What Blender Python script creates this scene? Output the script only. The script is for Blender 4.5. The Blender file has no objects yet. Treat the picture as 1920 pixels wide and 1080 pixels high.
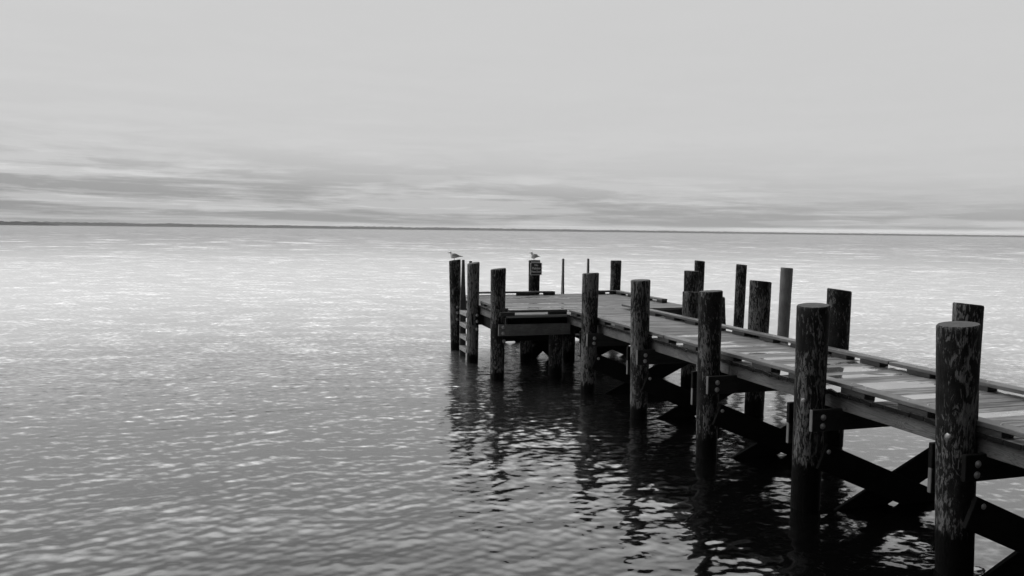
import bpy, bmesh, math, random
import numpy as np
from mathutils import Vector, Matrix, noise

# ------------------------------------------------------------------ camera
SC = bpy.context.scene
COL = SC.collection
R = math.radians
HC = 2.64
cam_d = bpy.data.cameras.new("camera")
cam_d.sensor_width = 36.0
cam_d.lens = 1500.0 / 1920.0 * 36.0
cam_d.clip_start = 0.05
cam_d.clip_end = 40000.0
cam = bpy.data.objects.new("camera", cam_d)
COL.objects.link(cam)
PITCH = math.atan((540 - 432.5) / 1500.0)
ROLL = 0.0123
cam.matrix_world = (Matrix.Translation((0, 0, HC)) @ Matrix.Rotation(math.pi / 2 - PITCH, 4, 'X')
                    @ Matrix.Rotation(ROLL, 4, 'Z'))
SC.camera = cam

# ------------------------------------------------------------------ view
SC.view_settings.view_transform = 'Standard'
SC.view_settings.look = 'None'
SC.view_settings.exposure = 0.0
SC.view_settings.gamma = 1.0
SC.cycles.max_bounces = 8
SC.cycles.glossy_bounces = 4
SC.cycles.volume_bounces = 0

# ------------------------------------------------------------------ sun (thin overcast: soft disc)
SUN_EL, SUN_AZ = R(48), R(-66)          # azimuth measured from +Y towards +X
sun_d = bpy.data.lights.new("sun", 'SUN')
sun_d.energy = 0.55
sun_d.angle = R(40)
sun_d.color = (1, 1, 1)
sun = bpy.data.objects.new("sun", sun_d)
COL.objects.link(sun)
sdir = Vector((math.sin(SUN_AZ) * math.cos(SUN_EL), math.cos(SUN_AZ) * math.cos(SUN_EL), math.sin(SUN_EL)))
sun.rotation_euler = (-sdir).to_track_quat('-Z', 'Y').to_euler()


class NT:
    """small node-tree writer"""
    def __init__(s, tree):
        s.t = tree
        s.n = tree.nodes
        s.l = tree.links

    def node(s, typ, ins=None, **kw):
        nd = s.n.new(typ)
        for k, v in kw.items():
            setattr(nd, k, v)
        for k, v in (ins or {}).items():
            s.put(nd.inputs[k], v)
        return nd

    def put(s, sock, v):
        if isinstance(v, bpy.types.NodeSocket):
            s.l.new(v, sock)
        else:
            sock.default_value = v

    def math(s, op, a, b=0.0, c=0.0, clamp=False):
        nd = s.n.new('ShaderNodeMath')
        nd.operation = op
        nd.use_clamp = clamp
        s.put(nd.inputs[0], a)
        s.put(nd.inputs[1], b)
        if op in ('MULTIPLY_ADD', 'SMOOTH_MIN'):
            s.put(nd.inputs[2], c)
        return nd.outputs[0]

    def vmul(s, v, k):
        nd = s.n.new('ShaderNodeVectorMath')
        nd.operation = 'MULTIPLY'
        s.put(nd.inputs[0], v)
        s.put(nd.inputs[1], k)
        return nd.outputs[0]

    def vadd(s, v, k):
        nd = s.n.new('ShaderNodeVectorMath')
        nd.operation = 'ADD'
        s.put(nd.inputs[0], v)
        s.put(nd.inputs[1], k)
        return nd.outputs[0]

    def noise(s, vec, scale, detail=3.0, rough=0.5, dist=0.0):
        nd = s.n.new('ShaderNodeTexNoise')
        s.put(nd.inputs['Vector'], vec)
        s.put(nd.inputs['Scale'], scale)
        nd.inputs['Detail'].default_value = detail
        nd.inputs['Roughness'].default_value = rough
        nd.inputs['Distortion'].default_value = dist
        return nd.outputs[0]

    def ramp(s, fac, stops, interp='LINEAR'):
        nd = s.n.new('ShaderNodeValToRGB')
        s.put(nd.inputs[0], fac)
        cr = nd.color_ramp
        cr.interpolation = interp
        while len(cr.elements) > 1:
            cr.elements.remove(cr.elements[-1])
        cr.elements[0].position = stops[0][0]
        cr.elements[0].color = (stops[0][1],) * 3 + (1,)
        for p, v in stops[1:]:
            e = cr.elements.new(p)
            e.color = (v, v, v, 1)
        b = s.n.new('ShaderNodeRGBToBW')
        s.l.new(nd.outputs[0], b.inputs[0])
        return b.outputs[0]

    def lerp(s, f, a, b):
        nd = s.n.new('ShaderNodeMix')
        nd.data_type = 'FLOAT'
        s.put(nd.inputs[0], f)
        s.put(nd.inputs[2], a)
        s.put(nd.inputs[3], b)
        return nd.outputs[0]

    def grey(s, v):
        nd = s.n.new('ShaderNodeCombineColor')
        for i in range(3):
            s.put(nd.inputs[i], v)
        return nd.outputs[0]


# ------------------------------------------------------------------ world: thin overcast over a Nishita sky, black and white
world = bpy.data.worlds.new("World")
SC.world = world
world.use_nodes = True
W = NT(world.node_tree)
W.n.clear()
sky = W.node('ShaderNodeTexSky', sky_type='NISHITA', sun_disc=False, sun_elevation=SUN_EL,
             sun_rotation=SUN_AZ, dust_density=4.0, air_density=1.0)
sky_bw = W.node('ShaderNodeRGBToBW', {0: sky.outputs[0]}).outputs[0]
LPK = 0.50
tc = W.node('ShaderNodeTexCoord')
d = tc.outputs['Generated']
sep = W.node('ShaderNodeSeparateXYZ', {0: d})
dx, dy, dz = sep.outputs
# veil of cloud: radiance by elevation (sine), brightest high up in front where the sun stands behind it
veil = W.ramp(W.math('MAXIMUM', dz, 0.0), [(0.0, 0.060), (0.12, 0.0600), (0.272, 0.0605), (0.33, 0.085), (0.42, 0.155), (0.56, 0.32), (0.75, 0.32), (1.0, 0.12)], 'LINEAR')
front = W.math('MULTIPLY_ADD', W.math('ADD', W.math('MULTIPLY', dx, -0.45), W.math('MULTIPLY', dy, 0.89)), 0.5, 0.5)
front = W.ramp(front, [(0.0, 0.025), (0.35, 0.05), (0.55, 0.34), (0.69, 1.0)])
hi = W.math('MULTIPLY', veil, 10.0)
# cloud bands low over the water
el = W.math('ARCSINE', dz)
az = W.math('ARCTAN2', dx, dy)
elc = W.math('POWER', W.math('MAXIMUM', W.math('MULTIPLY_ADD', az, 0.010, el), 0.0), 0.62)
cv = W.node('ShaderNodeCombineXYZ', {0: W.math('MULTIPLY', az, 3.4), 1: W.math('MULTIPLY', elc, 22.0), 2: 3.7}).outputs[0]
c1 = W.noise(cv, 1.0, 12.0, 0.68, 0.2)
cv2 = W.node('ShaderNodeCombineXYZ', {0: W.math('MULTIPLY', az, 6.5), 1: W.math('MULTIPLY', elc, 40.0), 2: 9.1}).outputs[0]
c2 = W.noise(cv2, 1.0, 8.0, 0.62, 0.3)
low = W.ramp(W.math('MULTIPLY_ADD', az, 0.040, W.math('ADD', el, 0.012)), [(0.0, 1.0), (0.048, 0.95), (0.068, 0.50), (0.095, 0.16), (0.14, 0.06), (0.28, 0.02)])
leftw = W.math('MULTIPLY_ADD', az, -0.35, 1.0)
band = W.ramp(c1, [(0.43, 0.0), (0.49, 0.55), (0.54, 1.0)])
dark = W.math('MULTIPLY', W.math('MULTIPLY', band, low), W.math('MULTIPLY', leftw, 0.30))
lite = W.math('MULTIPLY', W.math('MULTIPLY', W.ramp(c2, [(0.52, 0.0), (0.58, 1.0)]), low), 0.15)
hz = W.ramp(el, [(0.0, 0.12), (0.012, 0.14), (0.03, 0.13), (0.055, 0.05), (0.1, 0.0)])
mult = W.math('SUBTRACT', W.math('ADD', W.math('SUBTRACT', 1.0, dark), lite), hz)
# thin bright slit just above the far shore, towards the right
slit = W.math('MULTIPLY', W.ramp(el, [(0.0, 1.0), (0.0040, 1.0), (0.0060, 0.0)]), W.ramp(W.math('ADD', az, 0.5), [(0.0, 0.0), (0.45, 0.5), (1.0, 1.0)]))
mult = W.math('ADD', mult, slit)
cl = W.math('MULTIPLY', W.math('MULTIPLY', hi, mult), front)
tot = W.math('ADD', cl, W.math('MULTIPLY', sky_bw, 0.0035))
bg = W.node('ShaderNodeBackground', {0: W.grey(tot), 1: 1.0})
out = W.node('ShaderNodeOutputWorld', {0: bg.outputs[0]})

# ------------------------------------------------------------------ pier coordinates
THETA = R(17.0551)
AX = Vector((-math.sin(THETA), math.cos(THETA), 0))    # u: along the pier, away from the camera
BX = Vector((math.cos(THETA), math.sin(THETA), 0))     # v: across the pier, to the right
U0, V0 = 4.7, 5.85


def wuv(u, v, z=0.0):
    return AX * u + BX * v + Vector((0, 0, z))


def L(u, v, z):
    return Vector((v - V0, u - U0, z))


# ------------------------------------------------------------------ materials
def new_mat(name):
    m = bpy.data.materials.new(name)
    m.use_nodes = True
    t = NT(m.node_tree)
    t.n.clear()
    p = t.node('ShaderNodeBsdfPrincipled')
    o = t.node('ShaderNodeOutputMaterial', {0: p.outputs[0]})
    return m, t, p


def plain(name, g, rough=0.6, metal=0.0, var=0.15, scale=30):
    m, t, p = new_mat(name)
    tcn = t.node('ShaderNodeTexCoord')
    n = t.noise(tcn.outputs['Object'], scale, 3)
    v = t.math('MULTIPLY', t.math('MULTIPLY_ADD', n, 2 * var, 1 - var), g)
    t.put(p.inputs['Base Color'], t.grey(v))
    p.inputs['Roughness'].default_value = rough
    p.inputs['Metallic'].default_value = metal
    return m


def mat_pile():
    m, t, p = new_mat('weathered_piling_wood')
    tcn = t.node('ShaderNodeTexCoord')
    rnd = t.node('ShaderNodeObjectInfo').outputs['Random']
    geo = t.node('ShaderNodeNewGeometry')
    off = t.node('ShaderNodeCombineXYZ', {0: t.math('MULTIPLY', rnd, 37.0), 1: t.math('MULTIPLY', rnd, 91.0), 2: t.math('MULTIPLY', rnd, 13.0)}).outputs[0]
    co = t.vadd(tcn.outputs['Object'], off)
    # vertically stretched field; its thresholds are the edges of the remaining dark bark
    f = t.noise(t.vmul(co, (1, 1, 0.27)), 27.0, 6.0, 0.66, 1.5)
    big = t.noise(t.vmul(co, (1, 1, 0.45)), 3.6, 2.0, 0.5, 0.4)
    f2 = t.math('ADD', t.math('MULTIPLY', f, 0.62), t.math('MULTIPLY', big, 0.38))
    pz0 = t.node('ShaderNodeSeparateXYZ', {0: geo.outputs['Position']}).outputs[2]
    oc = t.node('ShaderNodeSeparateColor', {0: t.node('ShaderNodeObjectInfo').outputs['Color']}).outputs
    f2 = t.math('ADD', f2, t.math('MULTIPLY_ADD', oc[1], -0.115, 0.040))
    f2 = t.math('ADD', f2, t.math('MULTIPLY', t.ramp(pz0, [(0.35, 1.0), (0.95, 0.0)]), 0.025))
    patch = t.ramp(f2, [(0.482, 0.0), (0.505, 0.6), (0.52, 1.0)])
    # growth-ring contour lines inside the peeled areas
    rings = t.math('FRACT', t.math('MULTIPLY', f, 15.0))
    rings = t.ramp(rings, [(0.0, 0.25), (0.16, 1.0), (0.80, 1.0), (1.0, 0.45)])
    grain = t.noise(t.vmul(co, (1, 1, 0.05)), 95.0, 4.0, 0.7)
    grain = t.ramp(grain, [(0.30, 0.5), (0.62, 1.15)])
    crack = t.noise(t.vmul(co, (1, 1, 0.07)), 30.0, 3.0, 0.6, 0.3)
    crack = t.ramp(crack, [(0.36, 0.12), (0.415, 1.0)])
    wood = t.math('MULTIPLY', t.math('MULTIPLY', rings, grain), t.math('MULTIPLY', crack, 0.165))
    veins = t.ramp(t.math('FRACT', t.math('MULTIPLY', f, 19.0)), [(0.0, 1.0), (0.13, 0.0), (0.90, 0.0), (1.0, 1.0)])
    veins = t.math('MULTIPLY', veins, t.ramp(t.noise(co, 9.0, 3.0), [(0.42, 0.0), (0.6, 1.0)]))
    fleck = t.ramp(t.noise(t.vmul(co, (1, 1, 0.20)), 52.0, 3.0, 0.6, 0.6), [(0.40, 0.10), (0.47, 1.0)])
    wood = t.math('MULTIPLY', wood, fleck)
    bark = t.math('MULTIPLY', grain, t.math('MULTIPLY_ADD', veins, 0.075, 0.005))
    c = t.lerp(patch, bark, wood)
    # wet algae band above the water, ragged upper edge; also painted under-deck shade on near piles
    px, py, pz = t.node('ShaderNodeSeparateXYZ', {0: geo.outputs['Position']}).outputs
    jag = t.noise(t.vmul(co, (1, 1, 0.18)), 26.0, 3.0, 0.6)
    tide_shade = t.node('ShaderNodeSeparateColor', {0: t.node('ShaderNodeObjectInfo').outputs['Color']}).outputs[0]
    edge = t.math('SUBTRACT', t.math('SUBTRACT', pz, tide_shade), t.math('MULTIPLY_ADD', jag, 0.32, 0.07))
    wetf = t.ramp(t.math('MULTIPLY_ADD', edge, 8.0, 0.5), [(0.3, 0.0), (0.6, 1.0)])
    c = t.lerp(wetf, 0.004, c)
    # sawn top face
    nx, ny, nz = t.node('ShaderNodeSeparateXYZ', {0: geo.outputs['True Normal']}).outputs
    topf = t.math('GREATER_THAN', nz, 0.8)
    tn = t.noise(co, 22.0, 4.0, 0.6)
    c = t.lerp(topf, c, t.math('MULTIPLY_ADD', tn, 0.07, 0.045))
    t.put(p.inputs['Base Color'], t.grey(c))
    t.put(p.inputs['Roughness'], t.lerp(wetf, 0.55, 0.85))
    t.put(p.inputs['Specular IOR Level'], t.lerp(wetf, 0.04, 0.20))
    h = t.math('ADD', t.math('MULTIPLY', patch, -0.4), t.math('ADD', t.math('MULTIPLY', grain, 0.35), t.math('MULTIPLY', crack, 0.6)))
    b = t.node('ShaderNodeBump', {'Height': h, 'Strength': 0.7, 'Distance': 0.010})
    t.put(p.inputs['Normal'], b.outputs[0])
    return m


def mat_timber(name, axis, g, ringy=1.0, rough=0.7, spec=0.3, end=None):
    """sawn timber; axis = local axis along which the grain runs"""
    m, t, p = new_mat(name)
    tcn = t.node('ShaderNodeTexCoord')
    rnd = t.node('ShaderNodeObjectInfo').outputs['Random']
    at = t.node('ShaderNodeAttribute', attribute_name='rnd').outputs['Fac']
    o1 = t.math('ADD', t.math('MULTIPLY', rnd, 47.0), t.math('MULTIPLY', at, 61.0))
    co = t.vadd(tcn.outputs['Object'], t.node('ShaderNodeCombineXYZ', {0: o1, 1: o1, 2: o1}).outputs[0])
    st = [1.0, 1.0, 1.0]
    st[axis] = 0.07
    st2 = [1.0, 1.0, 1.0]
    st2[axis] = 0.22
    f = t.noise(t.vmul(co, tuple(st2)), 7.0, 2.0, 0.45, 0.5)
    ring = t.math('FRACT', t.math('MULTIPLY', f, 26.0))
    ring = t.ramp(ring, [(0.0, 1 - 0.65 * ringy), (0.2, 1.0), (0.75, 1.0), (1.0, 1 - 0.5 * ringy)])
    gr = t.ramp(t.noise(t.vmul(co, tuple(st)), 110.0, 4.0, 0.7), [(0.3, 0.62), (0.7, 1.15)])
    blot = t.ramp(t.noise(co, 2.3, 4.0, 0.6), [(0.3, 0.55), (0.65, 1.1)])
    c = t.math('MULTIPLY', t.math('MULTIPLY', ring, gr), t.math('MULTIPLY', blot, g))
    if end is not None:        # cap ends paler than the faces: side light put into the colour
        nrm = t.node('ShaderNodeSeparateXYZ', {0: tcn.outputs['Normal']}).outputs[axis]
        ef = t.math('GREATER_THAN', t.math('ABSOLUTE', nrm), 0.6)
        c = t.lerp(ef, c, t.math('MULTIPLY', blot, end))
    t.put(p.inputs['Base Color'], t.grey(c))
    p.inputs['Roughness'].default_value = rough
    p.inputs['Specular IOR Level'].default_value = spec
    b = t.node('ShaderNodeBump', {'Height': t.math('ADD', gr, t.math('MULTIPLY', ring, 0.4)), 'Strength': 0.5, 'Distance': 0.003})
    t.put(p.inputs['Normal'], b.outputs[0])
    return m


def mat_deck():
    m, t, p = new_mat('damp_deck_boards')
    tcn = t.node('ShaderNodeTexCoord')
    at = t.node('ShaderNodeAttribute', attribute_name='rnd').outputs['Fac']
    wet = t.node('ShaderNodeAttribute', attribute_name='wet').outputs['Fac']
    o1 = t.math('MULTIPLY', at, 61.0)
    co = t.vadd(tcn.outputs['Object'], t.node('ShaderNodeCombineXYZ', {0: o1, 1: t.math('MULTIPLY', at, 9.0), 2: o1}).outputs[0])
    gr = t.ramp(t.noise(t.vmul(co, (0.05, 1, 1)), 85.0, 5.0, 0.7), [(0.30, 0.6), (0.68, 1.2)])
    st = t.ramp(t.noise(t.vmul(co, (0.12, 1, 1)), 18.0, 3.0, 0.6), [(0.36, 0.58), (0.60, 1.15)])
    base = t.math('MULTIPLY', t.math('MULTIPLY', gr, st), t.math('MULTIPLY_ADD', at, 0.08, 0.15))
    end_shade = t.math('GREATER_THAN', t.math('ABSOLUTE', t.node('ShaderNodeSeparateXYZ', {0: tcn.outputs['Normal']}).outputs[0]), 0.4)
    base = t.lerp(end_shade, base, 0.010)  # board ends near black: shade under the rail painted into the colour
    # water film on some boards: darker wood under a mirror-smooth film with a soft outline along the board
    en = t.noise(t.vmul(co, (0.9, 3.0, 1)), 1.9, 3.0, 0.55)
    film = t.math('MULTIPLY_ADD', t.math('SUBTRACT', en, 0.5), 1.0, t.math('SUBTRACT', wet, t.math('MULTIPLY', t.math('MAXIMUM', t.node('ShaderNodeSeparateXYZ', {0: tcn.outputs['Object']}).outputs[0], -0.1), 0.28)))
    film = t.ramp(film, [(0.50, 0.0), (0.66, 1.0)])
    film = t.math('MULTIPLY', film, t.math('MULTIPLY', t.math('GREATER_THAN', wet, 0.01), t.math('GREATER_THAN', t.node('ShaderNodeSeparateXYZ', {0: t.node('ShaderNodeNewGeometry').outputs['True Normal']}).outputs[2], 0.9)))
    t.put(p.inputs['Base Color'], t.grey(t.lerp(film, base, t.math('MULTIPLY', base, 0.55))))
    t.put(p.inputs['Roughness'], t.lerp(film, t.math('MULTIPLY_ADD', st, -0.14, 0.80), 0.07))
    t.put(p.inputs['IOR'], t.lerp(film, 1.40, 5.0))
    t.put(p.inputs['Specular IOR Level'], t.lerp(film, 0.12, 0.5))
    b = t.node('ShaderNodeBump', {'Height': gr, 'Strength': t.lerp(film, 0.5, 0.0), 'Distance': 0.003})
    t.put(p.inputs['Normal'], b.outputs[0])
    return m


FARK = 0.9
def mat_water():
    m, t, p = new_mat('bay_water')
    geo = t.node('ShaderNodeNewGeometry')
    pos = geo.outputs['Position']
    ln = t.n.new('ShaderNodeVectorMath')
    ln.operation = 'LENGTH'
    t.put(ln.inputs[0], pos)
    dist = ln.outputs['Value']
    lg = t.math('LOGARITHM', dist, 10.0)
    t.put(p.inputs['Base Color'], (0.0015, 0.0015, 0.0015, 1))
    t.put(p.inputs['Roughness'], t.ramp(t.math('MULTIPLY', lg, 0.25), [(0.20, 0.06), (0.265, 0.13), (0.295, 0.21), (0.33, 0.285), (0.38, 0.335), (0.43, 0.32), (0.52, 0.25), (0.62, 0.16), (1.0, 0.10)]))
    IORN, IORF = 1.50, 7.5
    t.put(p.inputs['IOR'], t.lerp(t.ramp(t.math('MULTIPLY', lg, 0.25), [(0.200, 0.0), (0.230, 0.16), (0.255, 0.52), (0.29, 0.85), (0.33, 1.0), (0.44, 0.9), (0.53, 0.60), (0.64, 0.35)]), IORN, IORF))  # reflectivity raised with distance past real water, to brighten the far sheet
    # ripples finer than the mesh: slope field read straight from vector noise
    def slope(scale, det, k):
        nd = t.n.new('ShaderNodeTexNoise')
        t.put(nd.inputs['Vector'], t.vmul(pos, (0.75, 1.25, 1)))
        nd.inputs['Scale'].default_value = scale
        nd.inputs['Detail'].default_value = det
        nd.inputs['Roughness'].default_value = 0.62
        v_ = t.vadd(nd.outputs['Color'], (-0.5, -0.5, -0.5))
        return t.vmul(v_, t.node('ShaderNodeCombineXYZ', {0: t.math('MULTIPLY', k, 0.7), 1: k, 2: 0.0}).outputs[0])
    q = t.math('MULTIPLY', lg, 0.25)
    fine = slope(9.0, 3.0, t.ramp(q, [(0.20, 0.16), (0.25, 0.32), (0.33, 0.65), (0.37, 0.9), (0.46, 1.1), (0.55, 1.1), (1.0, 1.0)]))
    mid = slope(1.3, 3.0, t.ramp(q, [(0.24, 0.0), (0.34, FARK * 0.5), (0.46, FARK), (1.0, FARK)]))
    big = slope(0.16, 5.0, t.ramp(q, [(0.42, 0.0), (0.54, 1.6), (1.0, 1.6)]))
    nn = t.n.new('ShaderNodeVectorMath')
    nn.operation = 'NORMALIZE'
    t.put(nn.inputs[0], t.vadd(t.vadd(t.vadd(geo.outputs['Normal'], fine), mid), big))
    t.put(p.inputs['Normal'], nn.outputs[0])
    return m


M_PILE = mat_pile()
M_LONG = mat_timber('sawn_timber_lengthwise', 1, 0.15, 0.8)
M_RAIL = mat_timber('weathered_rail_timber', 1, 0.145, 0.3, 0.6, 0.3)
M_RAILX = mat_timber('weathered_rail_timber_across', 0, 0.13, 0.3, 0.6, 0.3)
M_ACROSS = mat_timber('sawn_timber_across', 0, 0.13, 0.5)
M_DARKX = mat_timber('shaded_timber_across', 0, 0.009, 0.5, 0.8, 0.1)  # near-black copy of the sawn timber: under-deck shade put into its colour
M_DARKU = mat_timber('shaded_timber_lengthwise', 1, 0.016, 0.5, 0.8, 0.1)  # same painted shade, for timbers running lengthwise
M_BLOCK = mat_timber('curb_block_timber', 1, 0.05, 0.5)
M_LADDER = mat_timber('ladder_timber', 2, 0.12, 0.4)
M_RUNG = mat_timber('ladder_rung_timber', 1, 0.30, 0.3)
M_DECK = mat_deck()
M_BOLT = plain('galvanised_steel', 0.30, 0.45, 0.35)
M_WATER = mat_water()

# ------------------------------------------------------------------ helpers
def tag(o, label=None, cat=None, group=None, kind=None):
    if label: o['label'] = label
    if cat: o['category'] = cat
    if group: o['group'] = group
    if kind: o['kind'] = kind
    return o


def link(name, me, mat, parent=None, loc=None):
    o = bpy.data.objects.new(name, me)
    COL.objects.link(o)
    for mm in (mat if isinstance(mat, (list, tuple)) else [mat]):
        if mm is not None:
            me.materials.append(mm)
    if parent is not None:
        o.parent = parent
    if loc is not None:
        o.location = loc
    return o


class MB:
    def __init__(s):
        s.v = []; s.f = []; s.a = []; s.w = []

    def box(s, x0, x1, y0, y1, z0, z1, ch=0.004, rnd=0.0, wet=0.0, jit=0.0, mtx=None):
        """box with chamfered long edges"""
        lo = Vector((x0, y0, z0)); hi = Vector((x1, y1, z1))
        c = (lo + hi) / 2
        h = (hi - lo) / 2
        ch = min(ch, min(h) * 0.45)
        base = len(s.v)
        idx = {}
        for sx in (-1, 1):
            for sy in (-1, 1):
                for sz in (-1, 1):
                    for ax in range(3):
                        q = [h[0] - ch, h[1] - ch, h[2] - ch]
                        q[ax] = h[ax]
                        p = Vector((c[0] + sx * q[0], c[1] + sy * q[1], c[2] + sz * q[2]))
                        if jit:
                            p += Vector((random.uniform(-jit, jit), random.uniform(-jit, jit), random.uniform(-jit, jit)))
                        if mtx is not None:
                            p = mtx @ p
                        idx[(sx, sy, sz, ax)] = len(s.v)
                        s.v.append(p)
        fs = []
        for ax in range(3):
            o1, o2 = (ax + 1) % 3, (ax + 2) % 3
            for sg in (-1, 1):
                q = []
                for a, b in ((-1, -1), (1, -1), (1, 1), (-1, 1)):
                    k = [0, 0, 0]
                    k[ax] = sg; k[o1] = a; k[o2] = b
                    q.append(idx[(k[0], k[1], k[2], ax)])
                if sg < 0: q.reverse()
                fs.append(q)
        for ax in range(3):                       # edges along ax
            o1, o2 = (ax + 1) % 3, (ax + 2) % 3
            for a in (-1, 1):
                for b in (-1, 1):
                    def K(e, face):
                        k = [0, 0, 0]
                        k[ax] = e; k[o1] = a; k[o2] = b
                        return idx[(k[0], k[1], k[2], face)]
                    q = [K(-1, o1), K(1, o1), K(1, o2), K(-1, o2)]
                    if a * b < 0: q.reverse()
                    fs.append(q)
        for sx in (-1, 1):
            for sy in (-1, 1):
                for sz in (-1, 1):
                    q = [idx[(sx, sy, sz, k)] for k in range(3)]
                    if sx * sy * sz < 0: q.reverse()
                    fs.append(q)
        s.f += fs
        s.a += [rnd] * len(fs)
        s.w += [wet] * len(fs)

    def build(s, name, mat, parent=None):
        me = bpy.data.meshes.new(name)
        me.from_pydata([tuple(p) for p in s.v], [], s.f)
        at = me.attributes.new('rnd', 'FLOAT', 'FACE'); at.data.foreach_set('value', s.a)
        at = me.attributes.new('wet', 'FLOAT', 'FACE'); at.data.foreach_set('value', s.w)
        me.update()
        return link(name, me, mat, parent)


def one_box(name, mat, parent, *args, **kw):
    b = MB()
    b.box(*args, **kw)
    return b.build(name, mat, parent)


def pile_mesh(name, top, r, slope=(0, 0), lean=(0, 0), bottom=-1.2, seed=0, taper=0.055):
    """driven log: round, lightly irregular, small end down; sawn top tilted by slope; origin on its axis at z = 0"""
    NS = 40
    zs = list(np.linspace(bottom, top - 0.012, int((top - bottom) / 0.035)))
    verts = []; faces = []
    sd = Vector((seed * 7.3, seed * 3.1, seed * 1.7))

    def pt(a, z, rr, is_top=False):
        x, y = math.cos(a) * rr, math.sin(a) * rr
        zz = z
        if is_top or z > top - 0.25:
            w = 1.0 if is_top else (z - (top - 0.25)) / 0.25
            zz = z + w * (x * slope[0] + y * slope[1])
        return (x + lean[0] * (top - z), y + lean[1] * (top - z), zz)
    for z in zs:
        base_r = r * (1 - taper * (top - z))
        for i in range(NS):
            a = 2 * math.pi * i / NS
            q = Vector((math.cos(a) * 1.1, math.sin(a) * 1.1, z * 0.8)) + sd
            n = noise.noise(q) * 0.035 + noise.noise(Vector((math.cos(a) * 5, math.sin(a) * 5, z * 2.2)) + sd) * 0.018
            q3 = Vector((math.cos(a) * 12, math.sin(a) * 12, z * 1.3)) + sd
            n += noise.noise(q3) * 0.012
            verts.append(pt(a, z, base_r * (1 + n)))
    nr = len(zs)
    for j in range(nr - 1):
        for i in range(NS):
            k = (i + 1) % NS
            faces.append((j * NS + i, j * NS + k, (j + 1) * NS + k, (j + 1) * NS + i))
    b0 = len(verts)
    for i in range(NS):
        a = 2 * math.pi * i / NS
        lx, ly, _ = verts[(nr - 1) * NS + i]
        rr = math.hypot(lx - lean[0] * 0.012, ly - lean[1] * 0.012) - 0.008
        verts.append(pt(a, top, rr, True))
    for i in range(NS):
        k = (i + 1) % NS
        faces.append(((nr - 1) * NS + i, (nr - 1) * NS + k, b0 + k, b0 + i))
    verts.append((0, 0, top))
    c = len(verts) - 1
    for i in range(NS):
        faces.append((b0 + i, b0 + (i + 1) % NS, c))
    me = bpy.data.meshes.new(name)
    me.from_pydata(verts, [], faces)
    sm = [True] * ((nr - 1) * NS) + [False] * (NS * 2)
    me.polygons.foreach_set('use_smooth', sm)
    me.update()
    return me


def bolt_mesh(r=0.02, h=0.016):
    """domed bolt head over a washer, axis +Z"""
    prof = [(r * 1.45, 0.0), (r * 1.45, 0.003), (r * 1.0, 0.004), (r * 0.97, h * 0.6), (r * 0.75, h * 0.9), (r * 0.35, h), (0.0001, h * 1.02)]
    N = 14
    v = []; f = []
    for rr, z in prof:
        for i in range(N):
            a = 2 * math.pi * i / N
            v.append((rr * math.cos(a), rr * math.sin(a), z))
    for j in range(len(prof) - 1):
        for i in range(N):
            k = (i + 1) % N
            f.append((j * N + i, j * N + k, (j + 1) * N + k, (j + 1) * N + i))
    me = bpy.data.meshes.new('bolt')
    me.from_pydata(v, [], f)
    me.polygons.foreach_set('use_smooth', [True] * len(f))
    me.materials.append(M_BOLT)
    return me


BOLT = bolt_mesh()


def bolt(parent, loc, direction, scale=1.0):
    o = bpy.data.objects.new('bolt', BOLT)
    COL.objects.link(o)
    o.parent = parent
    o.location = loc
    o.rotation_euler = Vector(direction).to_track_quat('Z', 'Y').to_euler()
    o.scale = (scale,) * 3
    return o


# ------------------------------------------------------------------ water: one real sheet of waves to the horizon
WATER_Z = 0.05


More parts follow.
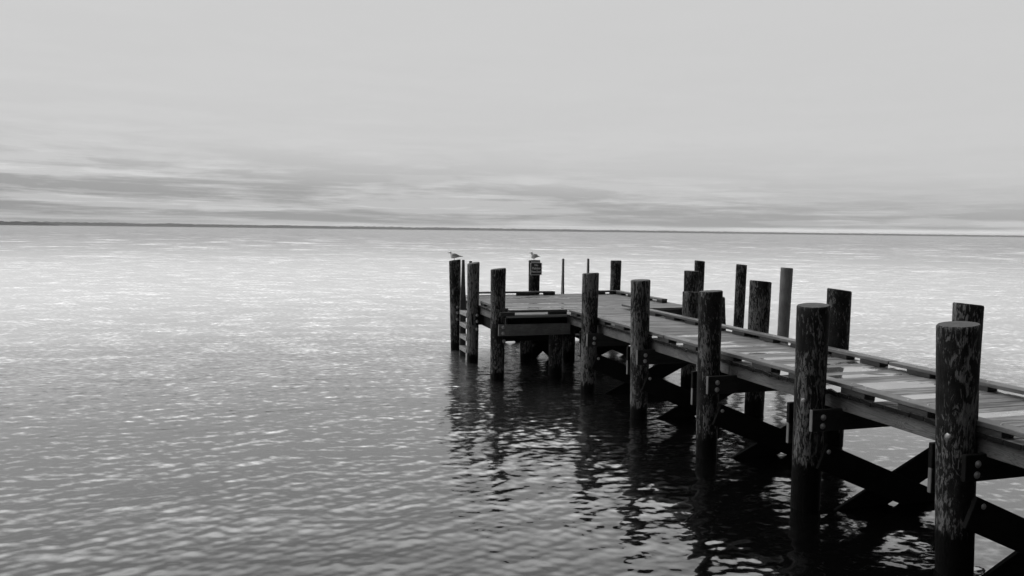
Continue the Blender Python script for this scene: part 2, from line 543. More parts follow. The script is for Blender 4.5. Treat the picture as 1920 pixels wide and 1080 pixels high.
def build_water():
    rng = np.random.default_rng(11)
    rs = [1.2]
    while rs[-1] < 70:
        r = rs[-1]
        rs.append(r * (1 + (0.012 if r < 4.5 else min(0.0055, 0.0030 + max(0, r - 14) * 0.00025))))
    while rs[-1] < 190:
        rs.append(rs[-1] + 0.30 + (rs[-1] - 70) * 0.002)
    while rs[-1] < 12500:
        rs.append(rs[-1] * 1.018 + 0.4)
    rs = np.array(rs)
    dense = np.radians(np.arange(-44, 50, 0.085))
    sparse = np.radians(np.arange(50, 316, 2.0))
    az = np.concatenate([dense, sparse])
    nr, na = len(rs), len(az)
    RR, AA = np.meshgrid(rs, az, indexing='ij')
    X = RR * np.sin(AA)
    Y = RR * np.cos(AA)
    near = rs < 230
    Xn, Yn = X[near].astype(np.float32), Y[near].astype(np.float32)
    Rn = RR[near].astype(np.float32)
    Z = np.zeros_like(Xn); DX = np.zeros_like(Xn); DY = np.zeros_like(Xn)
    cell = np.minimum(np.maximum(Rn * np.clip(0.0030 + np.maximum(0, Rn - 14) * 0.00025, 0, 0.0055), 0.012), 0.42)
    NW = 170
    lam = np.exp(rng.uniform(np.log(0.075), np.log(3.0), NW))
    lam.sort()
    tot = 0.056
    for i in range(NW):
        l = lam[i]
        k = 2 * math.pi / l
        spread = 40 if l < 0.6 else 22
        th = np.radians(-64 + rng.normal(0, spread))        # travelling towards the camera, crests tipped a little
        wgt = 1.0 if l < 0.22 else (0.8 if l < 0.38 else (0.45 if l < 0.7 else (0.27 if l < 1.3 else 0.20)))
        s = tot * math.sqrt(2.0 / NW) * rng.uniform(0.6, 1.4) * wgt
        a = s / k
        ph = rng.uniform(0, 2 * math.pi)
        fade = np.clip((l / cell - 2.5) / 3.5, 0, 1).astype(np.float32)
        arg = (k * math.cos(th)) * Xn + (k * math.sin(th)) * Yn + ph
        sn = np.sin(arg) * fade
        cs = np.cos(arg) * fade
        Z += a * cs
        DX -= 0.75 * a * math.cos(th) * sn
        DY -= 0.75 * a * math.sin(th) * sn
    # patches of stronger and weaker ripple
    gust = 1 + 0.30 * np.sin(Xn * 0.31 + 1.3 + 0.8 * np.sin(Yn * 0.23)) * np.sin(Yn * 0.19 + Xn * 0.07 + 0.4)
    sel = (AA[near] < np.radians(50))
    gust = gust * sel
    Zf = np.zeros_like(X); Xf = X.copy(); Yf = Y.copy()
    Zf[near] = Z * gust
    Xf[near] += DX * gust
    Yf[near] += DY * gust
    co = np.stack([Xf, Yf, Zf], -1).reshape(-1, 3)
    co = np.vstack([co, [[0, 0, 0]]]).astype(np.float32)
    co[:, 2] += WATER_Z
    i = np.arange(nr - 1)[:, None]
    j = np.arange(na)[None, :]
    j2 = (j + 1) % na
    quads = np.stack([i * na + j, i * na + j2, (i + 1) * na + j2, (i + 1) * na + j], -1).reshape(-1, 4)[:, ::-1]
    c = nr * na
    jj = np.arange(na)
    tris = np.stack([jj, (jj + 1) % na, np.full(na, c)], -1)
    me = bpy.data.meshes.new('water')
    me.vertices.add(len(co))
    me.vertices.foreach_set('co', co.ravel())
    nl = quads.size + tris.size
    me.loops.add(nl)
    me.loops.foreach_set('vertex_index', np.concatenate([quads.ravel(), tris.ravel()]).astype(np.int32))
    npoly = len(quads) + len(tris)
    me.polygons.add(npoly)
    starts = np.concatenate([np.arange(len(quads)) * 4, quads.size + np.arange(len(tris)) * 3]).astype(np.int32)
    me.polygons.foreach_set('loop_start', starts)
    me.update(calc_edges=True)
    me.polygons.foreach_set('use_smooth', np.ones(npoly, dtype=bool))
    me.update()
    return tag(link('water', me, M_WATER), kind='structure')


build_water()

# ------------------------------------------------------------------ far shore
def build_shore(az0, az1, dist, hgt, seed, depth=260.0, n=900):
    m, t, p = new_mat('wooded_shore')
    g = t.node('ShaderNodeNewGeometry').outputs['Position']
    nn = t.noise(g, 0.03, 4.0)
    t.put(p.inputs['Base Color'], t.grey(t.math('MULTIPLY_ADD', nn, 0.05, 0.02)))
    p.inputs['Roughness'].default_value = 1.0
    p.inputs['Specular IOR Level'].default_value = 0.0
    v = []; f = []
    prof = [(0.0, -3.0), (2.0, 0.8), (14.0, 0.35), (20.0, 0.8), (60.0, 0.95), (130.0, 1.0), (depth, 0.9), (depth + 20, -3.0)]
    m_ = len(prof)
    for i in range(n):
        s = i / (n - 1)
        a = az0 + (az1 - az0) * s
        D = dist(s)
        H = hgt(s) * (0.90 + 0.16 * noise.noise(Vector((s * 45, seed, 0))) + 0.12 * noise.noise(Vector((s * 260, seed, 5))))
        for q, (dd, hh) in enumerate(prof):
            z = hh if q < 2 or q == m_ - 1 else H * hh * (1 + 0.10 * noise.noise(Vector((s * 420, q * 3.3, seed))))
            if q in (2,): z = max(1.2, H * 0.25)
            r_ = D + dd
            v.append((math.sin(a) * r_, math.cos(a) * r_, z))
    for i in range(n - 1):
        for q in range(m_ - 1):
            f.append((i * m_ + q, (i + 1) * m_ + q, (i + 1) * m_ + q + 1, i * m_ + q + 1))
    me = bpy.data.meshes.new('far_shore')
    me.from_pydata(v, [], f)
    me.update()
    tag(link('far_shore', me, m), kind='structure')


def imgaz(x):
    return math.atan((x - 960) / 1500.0)


build_shore(imgaz(-700), imgaz(112), lambda s: 3600, lambda s: 16.5 * min(1, (1 - s) * 14 + 0.18), 3, n=500)
build_shore(imgaz(60), imgaz(2700), lambda s: 5200 + 3600 * s,
            lambda s: 1.9 + 22 * max(0, 1 - 1.05 * s) ** 1.25 + (5 + 9 * s) * min(1, s * 3), 8, n=1100)

# ------------------------------------------------------------------ the pier
pier = bpy.data.objects.new('pier', None)
COL.objects.link(pier)
pier.location = wuv(U0, V0)
pier.rotation_euler = (0, 0, THETA)
tag(pier, 'weathered wooden pier on round log pilings, widening into a platform at its far end', 'pier')

DT = 1.182        # deck top
# deck boards (one mesh, every board modelled)
random.seed(4)
prev = False
bw, gap = 0.139, 0.008
wet_boards = {}
mb = MB()
u = -4.0
while u < 17.40:
    u1 = u + bw
    if u1 < 13.10: v0, v1 = 5.055, 6.60
    elif u1 < 14.0: v0, v1 = 3.90, 6.60
    else: v0, v1 = 3.93, 8.06
    rw = random.random()
    if prev: rw += 0.30
    if 4.8 < u < 8.3: wet = 0.76 if rw < 0.36 else 0.0
    elif 8.3 <= u < 10.2: wet = 0.60 if rw < 0.25 else 0.0
    elif u > 14: wet = 0.60 if rw < 0.25 else 0.0
    else: wet = 0.42 if rw < 0.12 else 0.0
    prev = wet > 0.5
    e0, e1 = random.uniform(-0.006, 0.006), random.uniform(-0.006, 0.006)
    dzb = random.uniform(-0.0015, 0.0015)
    rr = random.random()
    if v1 - v0 > 2:      # wide platform: two boards butted end to end
        cut = v0 + (v1 - v0) * random.choice((0.42, 0.58))
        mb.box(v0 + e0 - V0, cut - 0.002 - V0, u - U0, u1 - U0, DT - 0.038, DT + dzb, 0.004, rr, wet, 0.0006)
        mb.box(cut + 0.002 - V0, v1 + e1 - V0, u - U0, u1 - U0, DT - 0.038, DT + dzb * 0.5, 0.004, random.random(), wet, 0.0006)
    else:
        tl = R(random.uniform(5.6, 7.2)) if wet > 0.5 else R(random.uniform(-0.25, 0.25))     # wet boards tipped to mirror brighter sky; dry ones barely settled
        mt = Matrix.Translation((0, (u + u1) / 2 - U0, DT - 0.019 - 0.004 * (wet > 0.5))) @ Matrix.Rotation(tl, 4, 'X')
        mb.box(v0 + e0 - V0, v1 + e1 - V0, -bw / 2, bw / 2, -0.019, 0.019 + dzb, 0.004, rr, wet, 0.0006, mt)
    u = u1 + gap
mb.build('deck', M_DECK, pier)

RT0, RT1 = 1.232, 1.270     # rail underside / top


def rail_u(v0, v1, u0, u1, blocks, wob=0.0, splice=()):
    """curb rail running along the pier, standing on short blocks"""
    cuts = [u0] + list(splice) + [u1]
    for a, b in zip(cuts[:-1], cuts[1:]):
        o1, o2 = random.uniform(-wob, wob), random.uniform(-wob, wob)
        m = MB()
        m.box(v0 - V0 + o1, v1 - V0 + o1, a + 0.004 - U0, b - 0.004 - U0, RT0 + o2 * 0.4, RT1 + o2 * 0.4, 0.005, random.random(), 0, 0.001)
        ro = m.build('curb_rail', M_RAIL, pier)
        for c, e in blocks:
            if a <= (c + e) / 2 < b:
                bo = MB()
                bo.box(v0 - V0 + 0.006, v1 - V0 - 0.008, c - U0, e - U0, DT + 0.001, RT0 + 0.001, 0.003, random.random())
                bo.build('curb_block', M_BLOCK, ro)
                for uu in (c + 0.06, e - 0.06):
                    bolt(ro, L(uu, (v0 + v1) / 2 + random.uniform(-.01, .01), RT1 + o2 * 0.4 - 0.001), (0, 0, 1), 0.45)


def rail_v(u0, u1, v0, v1, blocks):
    m = MB()
    m.box(v0 - V0, v1 - V0, u0 - U0, u1 - U0, RT0, RT1, 0.005, random.random(), 0, 0.001)
    ro = m.build('curb_rail', M_RAILX, pier)
    for c, e in blocks:
        bo = MB()
        bo.box(c - V0, e - V0, u0 + 0.006 - U0, u1 - 0.008 - U0, DT + 0.001, RT0 + 0.001, 0.003, random.random())
        bo.build('curb_block', M_BLOCK, ro)
        for vv in (c + 0.06, e - 0.06):
            bolt(ro, L((u0 + u1) / 2, vv, RT1 - 0.001), (0, 0, 1), 0.45)


nb = [(4.40, 4.97), (5.08, 5.40), (5.79, 6.10), (6.55, 6.88), (7.17, 7.52), (7.89, 8.20)]
nb += [(8.72 + 0.70 * i, 9.04 + 0.70 * i) for i in range(6)] + [(12.70, 12.98)]
nb += [(3.80 - 0.75 * i, 4.12 - 0.75 * i) for i in range(9)]
rail_u(5.057, 5.190, -4.0, 13.06, nb, 0.006, (-1.2, 2.1, 5.95, 9.55))
fb = [(5.79, 6.10), (6.48, 6.79), (7.18, 7.49), (7.71, 7.97)]
fb += [(8.45 + 0.68 * i, 8.76 + 0.68 * i) for i in range(8)]
fb += [(4.62 - 0.75 * i, 5.02 - 0.75 * i) for i in range(11)]
rail_u(6.455, 6.590, -4.0, 13.92, fb, 0.006, (-0.5, 3.2, 7.05, 10.8))
rail_v(13.105, 13.235, 3.99, 5.045, [(3.995, 4.08), (4.72, 5.04)])
one_box('curb_block', M_BLOCK, pier, 3.80 - V0, 4.06 - V0, 13.04 - U0, 13.10 - U0, DT + 0.001, 1.245)
rail_u(3.96, 4.08, 13.50, 15.0, [(13.5, 13.75), (14.25, 14.5), (14.75, 15.0)], 0.0)
rail_v(17.16, 17.30, 4.28, 6.30, [(4.28, 4.5), (4.85, 5.05), (5.40, 5.80), (6.05, 6.30)])
rail_v(17.16, 17.30, 7.36, 7.92, [(7.36, 7.55), (7.70, 7.92)])
rail_u(7.80, 7.93, 14.85, 17.15, [(14.85, 15.1), (15.5, 15.8), (16.2, 16.5), (16.85, 17.15)], 0.0)

# stringers under the deck (outer ones recessed behind the board ends) and rim boards of the platform
ZB = DT - 0.039
def stringer(v0, v1, u0, u1, mat, z0=1.005, name='stringer'):
    one_box(name, mat, pier, v0 - V0, v1 - V0, u0 - U0, u1 - U0, z0, ZB, 0.006, random.random())
stringer(5.10, 5.145, -4.0, 4.70, M_LONG)
stringer(5.10, 5.145, 4.705, 8.02, M_LONG)
stringer(5.10, 5.145, 8.025, 13.28, M_LONG)
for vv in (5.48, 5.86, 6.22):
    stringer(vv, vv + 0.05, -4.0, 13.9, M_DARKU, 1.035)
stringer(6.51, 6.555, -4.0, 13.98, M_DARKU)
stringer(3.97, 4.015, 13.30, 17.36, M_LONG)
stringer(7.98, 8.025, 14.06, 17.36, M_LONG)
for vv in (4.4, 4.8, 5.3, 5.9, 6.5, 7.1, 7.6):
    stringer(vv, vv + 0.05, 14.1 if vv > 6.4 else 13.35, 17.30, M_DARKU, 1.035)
def rim(u0, u1, v0, v1, mat, z0=1.005):
    one_box('rim_board', mat, pier, v0 - V0, v1 - V0, u0 - U0, u1 - U0, z0, ZB, 0.006, random.random())
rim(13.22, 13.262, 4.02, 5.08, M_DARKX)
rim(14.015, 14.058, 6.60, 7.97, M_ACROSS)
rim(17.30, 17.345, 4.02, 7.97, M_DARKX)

# ------------------------------------------------------------------ pilings of the pier, with caps, braces and bolts
COVER = {1: 0.66, 2: 0.70, 3: 0.72, 4: 0.18, 5: 0.30, 11: 0.65, 12: 0.78, 13: 0.52, 15: 0.2, 21: 0.42, 22: 0.12, 23: 0.45, 24: 0.85, 25: 0.3, 26: 0.38, 27: 0.2, 41: 0.42, 42: 0.1, 43: 0.42}


def piling(u, v, top, dia, slope=0.0, lean=(0, 0), label=None, seed=0, bottom=-1.2, tap=0.055, tide_shade=0.0):
    # slope: rise of the sawn top towards +v
    me = pile_mesh('piling', top, dia / 2, (slope, 0.02 * ((seed * 37) % 5 - 2)), lean, bottom, seed, tap)
    o = link('piling', me, M_PILE, pier, L(u, v, 0))
    o.color = (tide_shade, COVER.get(seed, 0.9), 0, 1)
    if label: o['label'] = label
    return o


def scl(u, v, k):
    return u * k, v * k


def bent(u, v_near, v_far, z_c=1.03, brace=True, near=None, end=-0.11):
    """cap planks bolted to both faces of a pair of pilings and the crossed braces under them"""
    r = 0.145
    un = u - r - 0.026
    uf = u + r + 0.026
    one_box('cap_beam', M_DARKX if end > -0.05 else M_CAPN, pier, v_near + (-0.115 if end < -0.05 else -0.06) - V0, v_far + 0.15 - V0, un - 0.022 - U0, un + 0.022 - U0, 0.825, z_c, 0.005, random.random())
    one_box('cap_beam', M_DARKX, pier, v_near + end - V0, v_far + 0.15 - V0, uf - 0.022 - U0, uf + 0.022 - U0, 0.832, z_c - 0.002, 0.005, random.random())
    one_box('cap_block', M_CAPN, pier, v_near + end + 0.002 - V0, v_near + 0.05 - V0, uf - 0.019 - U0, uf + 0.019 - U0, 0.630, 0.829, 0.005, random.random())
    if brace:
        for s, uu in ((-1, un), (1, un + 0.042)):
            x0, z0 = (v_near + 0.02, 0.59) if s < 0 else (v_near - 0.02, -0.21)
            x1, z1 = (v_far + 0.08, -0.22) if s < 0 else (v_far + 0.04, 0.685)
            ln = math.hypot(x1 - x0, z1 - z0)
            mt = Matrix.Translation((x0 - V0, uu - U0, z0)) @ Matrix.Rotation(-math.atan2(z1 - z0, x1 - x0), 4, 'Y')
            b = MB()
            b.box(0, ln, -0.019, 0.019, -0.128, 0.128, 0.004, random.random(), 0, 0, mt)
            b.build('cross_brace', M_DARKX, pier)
    return un - 0.024


M_CAPN = mat_timber('cap_timber', 0, 0.035, 0.5, 0.8, 0.1, 0.18)  # dark faces and pale ends: shade and side light are in the colour
near_row = [(4.74, 4.97, 1.98, 0.298, 0.10, (0.045, 0.0), 1), (6.30, 4.885, 1.98, 0.296, 0.08, (-0.004, 0), 2),
            (8.05, 4.845, 1.98, 0.268, 0.07, (0.004, 0), 3), (10.06, 4.95, 1.98, 0.268, 0.05, (0.01, 0), 4),
            (11.83, 4.94, 1.98, 0.264, 0.05, (-0.006, 0), 5), (2.95, 4.93, 1.99, 0.30, 0.06, (0, 0), 6)]
far_row = [(6.29, 6.71, 1.965, 0.277, -0.11, (0.0, 0), 11), (8.21, 6.735, 1.965, 0.288, -0.12, (-0.01, 0), 12),
           (9.87, 6.745, 1.965, 0.300, -0.10, (-0.02, 0.0), 13), (4.72, 6.73, 1.97, 0.28, -0.1, (0, 0), 14),
           (11.85, 6.76, 1.66, 0.275, -0.06, (0.0, 0), 15), (2.95, 6.73, 1.97, 0.28, -0.08, (0, 0), 16)]
piles = {}
for (u_, v_, top, dia, sl, ln, sd) in near_row + far_row:
    piles[sd] = piling(u_, v_, top, dia, sl, ln, None, sd, tide_shade={1: 0.16, 2: 0.28, 3: 0.10, 4: 0.0, 5: 0.0}.get(sd, 0.05))  # dark band raised on the nearest piles to paint in shade below the deck
for sd, sf in ((1, 14), (2, 11), (3, 12), (4, 13), (5, 15), (6, 16)):
    n = [q for q in near_row if q[6] == sd][0]
    f_ = [q for q in far_row if q[6] == sf][0]
    uu = n[0]
    face = bent(uu, n[1], f_[1], near=True, end={1: -0.03, 4: -0.10, 5: -0.10}.get(sd, -0.112))
    dv1 = 0.045 if sd == 1 else 0.0
    po = piles[sd]
    base = Vector(po.location)
    for z, dv in ((0.957, 0.005), (0.876, 0.0), (0.630, 0.08)):
        bolt(po, Vector((n[1] + dv + dv1 - V0, face - U0, z)) - base, (0, -1, 0), 1.0 if z > .8 else 0.8)
# large bolt heads on the near sides of the two nearest pilings
for sd, z in ((1, 1.14), (2, 1.10)):
    n = [q for q in near_row if q[6] == sd][0]
    dirw = Vector((-n[1], -n[0], 0)).normalized()
    dl = Vector((dirw.x * math.cos(0.35) - dirw.y * math.sin(-0.35), dirw.x * math.sin(-0.35) + dirw.y * math.cos(0.35), 0))
    bolt(piles[sd], Vector((n[5][0] * (1.98 - z), 0, z)) + dl * (n[3] / 2 - 0.012), dl, 1.0)

# platform pilings
p934 = piling(13.27, 3.82, 1.98, 0.268, 0.12, (0.0, 0), None, 21)
p888 = piling(15.13, 3.85, 2.003, 0.240, 0.17, (0.0, 0), None, 22)
p852 = piling(16.80, 3.86, 1.992, 0.248, 0.15, (0.02, 0), None, 23)
p1002 = piling(17.45, 5.885, 1.967, 0.268, 0.02, (0.0, 0), 'dark piling at the back of the platform that carries the sign', 24)
p1155 = piling(17.48, 7.945, 1.965, 0.256, 0.0, (-0.01, 0), None, 25)
pF4 = piling(13.90, 7.93, 1.90, 0.292, -0.03, (0.0, 0), None, 26)
piling(11.50, 7.05, 1.6, 0.235, 0.0, (0.08, 0), 'short leaning piling beyond the far curb of the walkway', 27)
for k, (uu, vv) in enumerate([(13.42, 4.95), (15.2, 5.9), (15.2, 7.95), (13.5, 6.72), (15.2, 4.98)]):  # last one added to block bright water showing under the platform
    piling(uu, vv, 1.02, 0.26, 0, (0, 0), None, 31 + k)
# platform cap beams
def cap(u0, u1, v0, v1, mat, z0=0.832, z1=1.0):
    one_box('cap_beam', mat, pier, v0 - V0, v1 - V0, u0 - U0, u1 - U0, z0, z1, 0.005, random.random())
cap(13.085, 13.128, 3.785, 5.10, mat_timber('lit_cap_timber', 0, 0.17, 0.5), 0.832, 1.03)  # paler copy: the light on this front cap is put into its colour
cap(13.42, 13.46, 3.785, 5.00, M_DARKX, 0.69)
cap(13.42, 13.46, 5.10, 6.9, M_DARKX, 0.85)
def brace(u, va, za, vb, zb):  # unseen braces added under the platform to close its light gaps
    ln = math.hypot(vb - va, zb - za)
    mt = Matrix.Translation((va - V0, u - U0, za)) @ Matrix.Rotation(-math.atan2(zb - za, vb - va), 4, 'Y')
    b = MB()
    b.box(0, ln, -0.019, 0.019, -0.11, 0.11, 0.004, random.random(), 0, 0, mt)
    b.build('cross_brace', M_DARKX, pier)
brace(15.36, 4.95, 0.75, 5.8, -0.05); brace(15.41, 4.98, -0.05, 5.85, 0.72)
brace(17.66, 4.95, 0.72, 5.85, -0.1); brace(17.70, 4.95, -0.1, 5.85, 0.72)
brace(15.36, 6.0, 0.72, 7.9, -0.15); brace(15.41, 6.0, -0.15, 7.9, 0.72)
brace(17.66, 5.95, 0.72, 7.9, -0.15); brace(17.70, 5.95, -0.15, 7.9, 0.72)
for z_ in (0.80,):
    cap(14.20, 14.24, 4.05, 5.0, M_DARKX, 0.62, 0.80)
for uu in (15.02, 15.28, 17.22, 17.60):
    cap(uu, uu + 0.042, 4.02 if uu > 17.3 else (3.95 if uu > 17 else 3.80), 8.1, M_DARKX, 0.80)
for vv in (4.03, 5.02, 7.86):
    cap(13.52, 17.18, vv, vv + 0.042, M_DARKU, 0.78, 0.998)
for z in (0.985, 0.880):
    bolt(p934, Vector((3.865 - V0, 13.083 - U0, z)) - Vector(p934.location), (0, -1, 0), 1.1)
bolt(p934, Vector((3.90 - V0, 13.145 - U0, 0.735)) - Vector(p934.location), (0.3, -1, 0), 1.2)
for po, uu, vv in ((p888, 15.0, 3.90), (p852, 16.68, 3.90)):
    for z in (0.99, 0.87, 0.72):
        bolt(po, Vector((vv - V0, uu - U0, z)) - Vector(po.location), (0.1, -1, 0), 1.1)


# ladders
def ladder(along, c0, c1, fixed, top, rung_z, low, out):
    e = bpy.data.objects.new('ladder', None)
    COL.objects.link(e)
    e.parent = pier
    mid = (c0 + c1) / 2
    if along == 'u':
        e.location = L(mid, fixed, 0)
    else:
        e.location = L(fixed, mid, 0)
    hw = abs(c1 - c0) / 2
    for s in (-1, 1):
        # side board: full width up to the deck, then tapering to a hand grip
        v = []; f = []
        secs = [(low, 0.125), (1.15, 0.125), (1.3, 0.105), (top - 0.5, 0.08), (top, 0.05)]
        for z, w in secs:
            for (p_, q_) in ((-w / 2, -0.019), (w / 2, -0.019), (w / 2, 0.019), (-w / 2, 0.019)):
                # p_ runs out from the pier, q_ along it
                P = (p_, s * hw + q_) if along == 'u' else (s * hw + q_, p_)
                v.append((P[0], P[1], z))
        n = len(secs)
        for j in range(n - 1):
            for i in range(4):
                k = (i + 1) % 4
                f.append((j * 4 + i, j * 4 + k, j * 4 + 4 + k, j * 4 + 4 + i))
        f.append((0, 3, 2, 1)); f.append(tuple(n * 4 - 4 + i for i in range(4)))
        me = bpy.data.meshes.new('ladder_rail')
        me.from_pydata(v, [], f)
        bm = bmesh.new(); bm.from_mesh(me); bmesh.ops.recalc_face_normals(bm, faces=bm.faces); bm.to_mesh(me); bm.free()
        link('ladder_rail', me, M_LADDER, e)
    for z in rung_z:
        m = MB()
        if along == 'u':
            m.box(-0.075, 0.055, -hw + 0.02, hw - 0.02, z - 0.019, z + 0.019, 0.004, random.random())
            m.box(-0.075, -0.045, -hw + 0.02, hw - 0.02, z - 0.062, z - 0.021, 0.004, random.random())
        else:
            m.box(-hw + 0.02, hw - 0.02, -0.055, 0.075, z - 0.019, z + 0.019, 0.004, random.random())
        m.build('rung', M_RUNG, e)
    return e


ladder('u', 15.40, 16.02, 3.86, 2.03, (0.98, 0.735, 0.49, 0.245, 0.0), -0.5, -1)
ladder('v', 6.61, 7.24, 17.50, 2.005, (0.95, 0.70, 0.45, 0.2, -0.05), -0.5, 1)

# ------------------------------------------------------------------ free-standing mooring piles
moor = [(14.86, 9.67, 1.98, 0.228, -0.10, (-0.02, 0), 41, 'slim blotched mooring pile standing free in the water, middle one of three'),
        (13.43, 9.76, 1.98, 0.232, -0.10, (-0.025, 0), 42, 'smooth pale mooring pile standing free in the water, rightmost of three'),
        (16.88, 9.84, 1.98, 0.241, -0.11, (-0.01, 0), 43, 'farthest mooring pile, half hidden behind a thick piling of the platform corner')]
M_PALE = mat_timber('pale_bare_piling_wood', 2, 0.16, 0.25)
for (u_, v_, top, dia, sl, ln, sd, lab) in moor:
    me = pile_mesh('mooring_pile', top, dia / 2, (sl, 0), ln, -1.2, sd)
    o = link('mooring_pile', me, M_PALE if sd == 42 else M_PILE, None, wuv(u_, v_))
    o.rotation_euler = (0, 0, THETA)
    o.color = (0, COVER[sd], 0, 1)
    tag(o, lab, 'mooring pile', 'mooring piles standing in the water beside the pier')

# ------------------------------------------------------------------ sign
def build_sign():
    e = bpy.data.objects.new('sign', None)
    COL.objects.link(e)
    # faces back along the pier towards the camera
    e.location = wuv(17.265, 5.868, 1.638)
    ang = math.atan2(-e.location.x, e.location.y)
    e.rotation_euler = (0, 0, THETA * 0.6 + ang * 0.4)
    tag(e, 'small dark square sign with pale lettering, fixed to a piling under a seagull', 'sign')
    w, h, r = 0.262, 0.282, 0.025

    def rounded(w, h, r, y0, y1, z0):
        pts = []
        for cx, cz, a0 in ((w / 2 - r, h - r, 0), (-w / 2 + r, h - r, 90), (-w / 2 + r, r, 180), (w / 2 - r, r, 270)):
            for k in range(6):
                a = R(a0 + k * 18)
                pts.append((cx + r * math.cos(a), cz + r * math.sin(a) + z0))
        n = len(pts)
        v = [(x, y0, z) for x, z in pts] + [(x, y1, z) for x, z in pts]
        f = [tuple(range(n)), tuple(range(2 * n - 1, n - 1, -1))]
        f += [(i, i + n, (i + 1) % n + n, (i + 1) % n) for i in range(n)]
        me = bpy.data.meshes.new('x')
        me.from_pydata(v, [], f)
        bm = bmesh.new(); bm.from_mesh(me); bmesh.ops.recalc_face_normals(bm, faces=bm.faces); bm.to_mesh(me); bm.free()
        return me
    white = plain('sign_white_paint', 0.7, 0.5)
    darkp = plain('sign_dark_paint', 0.03, 0.5)
    me = rounded(w, h, r, -0.006, 0.004, 0); me.name = 'border'
    link('border', me, white, e)
    me = rounded(w - 0.02, h - 0.02, r - 0.008, -0.009, -0.0065, 0.01); me.name = 'panel'
    link('panel', me, darkp, e)
    for txt, z, sz in (('No', 0.205, 0.062), ('Fishing', 0.130, 0.072), ('From Dock', 0.058, 0.060)):
        cu = bpy.data.curves.new('t', 'FONT')
        cu.body = txt; cu.size = sz; cu.align_x = 'CENTER'; cu.offset = 0.0022; cu.extrude = 0.0008
        to = bpy.data.objects.new('t', cu)
        COL.objects.link(to)
        bpy.context.view_layer.update()
        me = bpy.data.meshes.new_from_object(to.evaluated_get(bpy.context.evaluated_depsgraph_get()))
        bpy.data.objects.remove(to)
        wx = max(q.co.x for q in me.vertices) - min(q.co.x for q in me.vertices)
        sx = min(1.0, (w - 0.035) / wx)
        for q in me.vertices:
            x, y, zz = q.co
            q.co = (x * sx, -0.0105 - zz, y + z)
        me.name = 'lettering'
        me.materials.clear()
        link('lettering', me, white, e)
    m = MB()
    m.box(-w / 2 + 0.02, w / 2 - 0.05, 0.004, 0.03, h + 0.006, h + 0.018, 0.002)
    m.build('bracket', white, e)


build_sign()


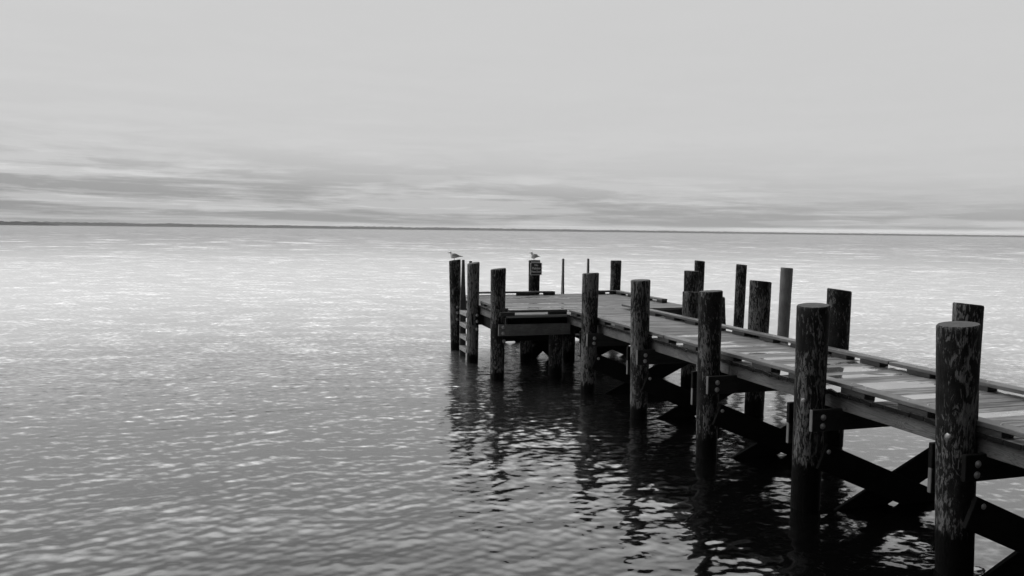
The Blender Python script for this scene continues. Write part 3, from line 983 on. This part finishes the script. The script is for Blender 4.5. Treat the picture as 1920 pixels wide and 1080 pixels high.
# ------------------------------------------------------------------ gulls
def gull(loc, rz, label, neck=0.0, head_turn=0.0):
    """standing gull facing local -X"""
    white = plain('gull_white_feathers', 0.90, 0.8, 0, 0.03)
    greyf = plain('gull_grey_wing_feathers', 0.48, 0.8, 0, 0.15)
    blackf = plain('gull_black_feathers', 0.012, 0.7)
    legm = plain('gull_leg_skin', 0.12, 0.6)
    bm = bmesh.new()

    def loft(rings, n=18, cap=True):
        prev = None
        fl = [tuple(c) + (a_, b_, t_) for (c, a_, b_, t_) in rings]
        sm = []
        for i in range(len(fl) - 1):          # Catmull-Rom between the given sections
            p0, p1, p2, p3 = fl[max(i - 1, 0)], fl[i], fl[i + 1], fl[min(i + 2, len(fl) - 1)]
            for k in range(4):
                w = k / 4
                sm.append([0.5 * (2 * b + (c - a) * w + (2 * a - 5 * b + 4 * c - d_) * w * w + (3 * b - a - 3 * c + d_) * w ** 3) for a, b, c, d_ in zip(p0, p1, p2, p3)])
        sm.append(list(fl[-1]))
        rings = [((q[0], q[1], q[2]), max(q[3], 0.001), max(q[4], 0.001), q[5]) for q in sm]
        for (c, ry, rz_, tilt) in rings:
            cur = []
            for i in range(n):
                a = 2 * math.pi * i / n
                p = Vector((0, math.cos(a) * ry * 1.15, math.sin(a) * rz_ * 1.18))
                p = Matrix.Rotation(tilt, 3, 'Y') @ p
                cur.append(bm.verts.new(Vector(c) + p))
            if prev:
                for i in range(n):
                    k = (i + 1) % n
                    bm.faces.new((prev[i], prev[k], cur[k], cur[i]))
            else:
                bm.faces.new(list(reversed(cur)))
            prev = cur
        bm.faces.new(prev)
    # body from breast to tail (x runs backwards)
    loft([((-0.098, 0, 0.118), 0.012, 0.014, 0), ((-0.088, 0, 0.116), 0.036, 0.038, 0.1), ((-0.055, 0, 0.108), 0.052, 0.052, 0.12),
          ((-0.01, 0, 0.103), 0.056, 0.052, 0.15), ((0.04, 0, 0.100), 0.048, 0.042, 0.15), ((0.085, 0, 0.094), 0.032, 0.026, 0.1),
          ((0.12, 0, 0.088), 0.024, 0.012, 0.05), ((0.165, 0, 0.083), 0.028, 0.006, 0.0), ((0.175, 0, 0.082), 0.024, 0.004, 0.0)])
    # neck and head
    hz = 0.176 + neck
    loft([((-0.055, 0, 0.125), 0.040, 0.036, 0.9), ((-0.076, 0, 0.150), 0.029, 0.029, 1.0), ((-0.088, 0, hz - 0.012), 0.024, 0.026, 0.8),
          ((-0.098, 0, hz), 0.0235, 0.024, 0.2), ((-0.112, 0, hz), 0.018, 0.018, 0), ((-0.122, 0, hz - 0.003), 0.010, 0.010, 0)])
    # bill
    loft([((-0.116, 0, hz - 0.004), 0.007, 0.008, 0), ((-0.140, 0, hz - 0.006), 0.0045, 0.0065, 0), ((-0.155, 0, hz - 0.010), 0.002, 0.003, 0)], 8)
    # folded wings
    for s in (-1, 1):
        loft([((-0.055, s * 0.040, 0.128), 0.010, 0.014, 0.2), ((-0.03, s * 0.050, 0.122), 0.012, 0.030, 0.3), ((0.02, s * 0.050, 0.115), 0.011, 0.034, 0.3),
              ((0.07, s * 0.038, 0.104), 0.010, 0.024, 0.25), ((0.12, s * 0.020, 0.096), 0.008, 0.011, 0.2), ((0.170, s * 0.008, 0.088), 0.006, 0.006, 0.1),
              ((0.205, s * 0.004, 0.080), 0.003, 0.003, 0.1)], 10)
        # leg, hock and webbed foot
        y = s * 0.020
        for (p, q, r0, r1) in (((0.0, y, 0.065), (0.006, y, 0.035), 0.011, 0.0042), ((0.006, y, 0.037), (-0.002, y, 0.004), 0.0042, 0.0038)):
            p, q = Vector(p), Vector(q)
            qz = (q - p).to_track_quat('Z', 'Y').to_matrix()
            ra = [bm.verts.new(p + qz @ Vector((math.cos(t_) * r0, math.sin(t_) * r0, 0))) for t_ in [k * math.pi / 4 for k in range(8)]]
            rb = [bm.verts.new(q + qz @ Vector((math.cos(t_) * r1, math.sin(t_) * r1, 0))) for t_ in [k * math.pi / 4 for k in range(8)]]
            for i in range(8):
                bm.faces.new((ra[i], ra[(i + 1) % 8], rb[(i + 1) % 8], rb[i]))
            bm.faces.new(list(reversed(ra))); bm.faces.new(rb)
        fr = [bm.verts.new((x_, y + y_, z_)) for z_ in (0.0, 0.005) for x_, y_ in ((0.008, 0.0), (-0.034, -0.018), (-0.040, 0.0), (-0.034, 0.018))]
        bm.faces.new(fr[4:]); bm.faces.new(list(reversed(fr[:4])))
        for i in range(4):
            k = (i + 1) % 4
            bm.faces.new((fr[i], fr[k], fr[4 + k], fr[4 + i]))
    bmesh.ops.recalc_face_normals(bm, faces=bm.faces)
    me = bpy.data.meshes.new('seagull_raw')
    bm.to_mesh(me); bm.free()
    tmp = bpy.data.objects.new('tmp', me)
    COL.objects.link(tmp)
    rm = tmp.modifiers.new('r', 'REMESH')
    rm.mode = 'VOXEL'; rm.voxel_size = 0.0026; rm.use_smooth_shade = True
    smd = tmp.modifiers.new('s', 'SMOOTH'); smd.factor = 0.5; smd.iterations = 5
    bpy.context.view_layer.update()
    body = bpy.data.meshes.new_from_object(tmp.evaluated_get(bpy.context.evaluated_depsgraph_get()))
    bpy.data.objects.remove(tmp)
    body.name = 'seagull'
    body.materials.clear()
    for mm in (white, greyf, blackf, legm):
        body.materials.append(mm)
    for pl in body.polygons:
        c = pl.center
        k = 0
        if abs(c.y) > 0.030 + 0.0 and -0.05 < c.x < 0.09 and c.z > 0.085 - c.x * 0.1: k = 1
        if c.x > -0.045 and c.z > 0.128 - 0.25 * max(0, c.x): k = 1
        if c.x >= 0.085 and c.z > 0.088 - 0.05 * (c.x - .085): k = 1
        if c.x > 0.135 and c.z > 0.082 and abs(c.y) < 0.02: k = 2
        if c.z < 0.052: k = 3
        if c.x < -0.124: k = 2
        if (c - Vector((-0.110, math.copysign(0.017, c.y), hz + 0.005))).length < 0.0065: k = 2      # eye
        pl.material_index = k
        pl.use_smooth = True
    o = bpy.data.objects.new('seagull', body)
    COL.objects.link(o)
    o.location = loc
    o.rotation_euler = (0, 0, rz)
    o.scale = (0.94, 0.94, 0.94)
    tag(o, label, 'seagull', 'seagulls perched on the pilings')
    return o


gull(wuv(16.80, 3.85, 1.992), R(6), 'white and grey seagull standing in profile on the leftmost piling by the ladder', 0.0)
gull(wuv(17.44, 5.875, 1.967), R(42), 'plump seagull with its head raised, standing on the piling that carries the sign', 0.008)

# ------------------------------------------------------------------ haze: thin sea air round the whole scene
def build_haze():
    m = bpy.data.materials.new('sea_air')
    m.use_nodes = True
    t = NT(m.node_tree)
    t.n.clear()
    pv = t.node('ShaderNodeVolumePrincipled')
    pv.inputs['Color'].default_value = (0.95, 0.95, 0.95, 1)
    pv.inputs['Density'].default_value = 0.00009
    t.node('ShaderNodeOutputMaterial', {1: pv.outputs[0]})
    b = 13500.0
    v = [(x, y, z) for z in (-4.2, 40.0) for x, y in ((-b, -b), (b, -b), (b, b), (-b, b))]
    f = [(0, 3, 2, 1), (4, 5, 6, 7), (0, 1, 5, 4), (1, 2, 6, 5), (2, 3, 7, 6), (3, 0, 4, 7)]
    me = bpy.data.meshes.new('haze')
    me.from_pydata(v, [], f)
    tag(link('haze', me, m), kind='stuff')


build_haze()
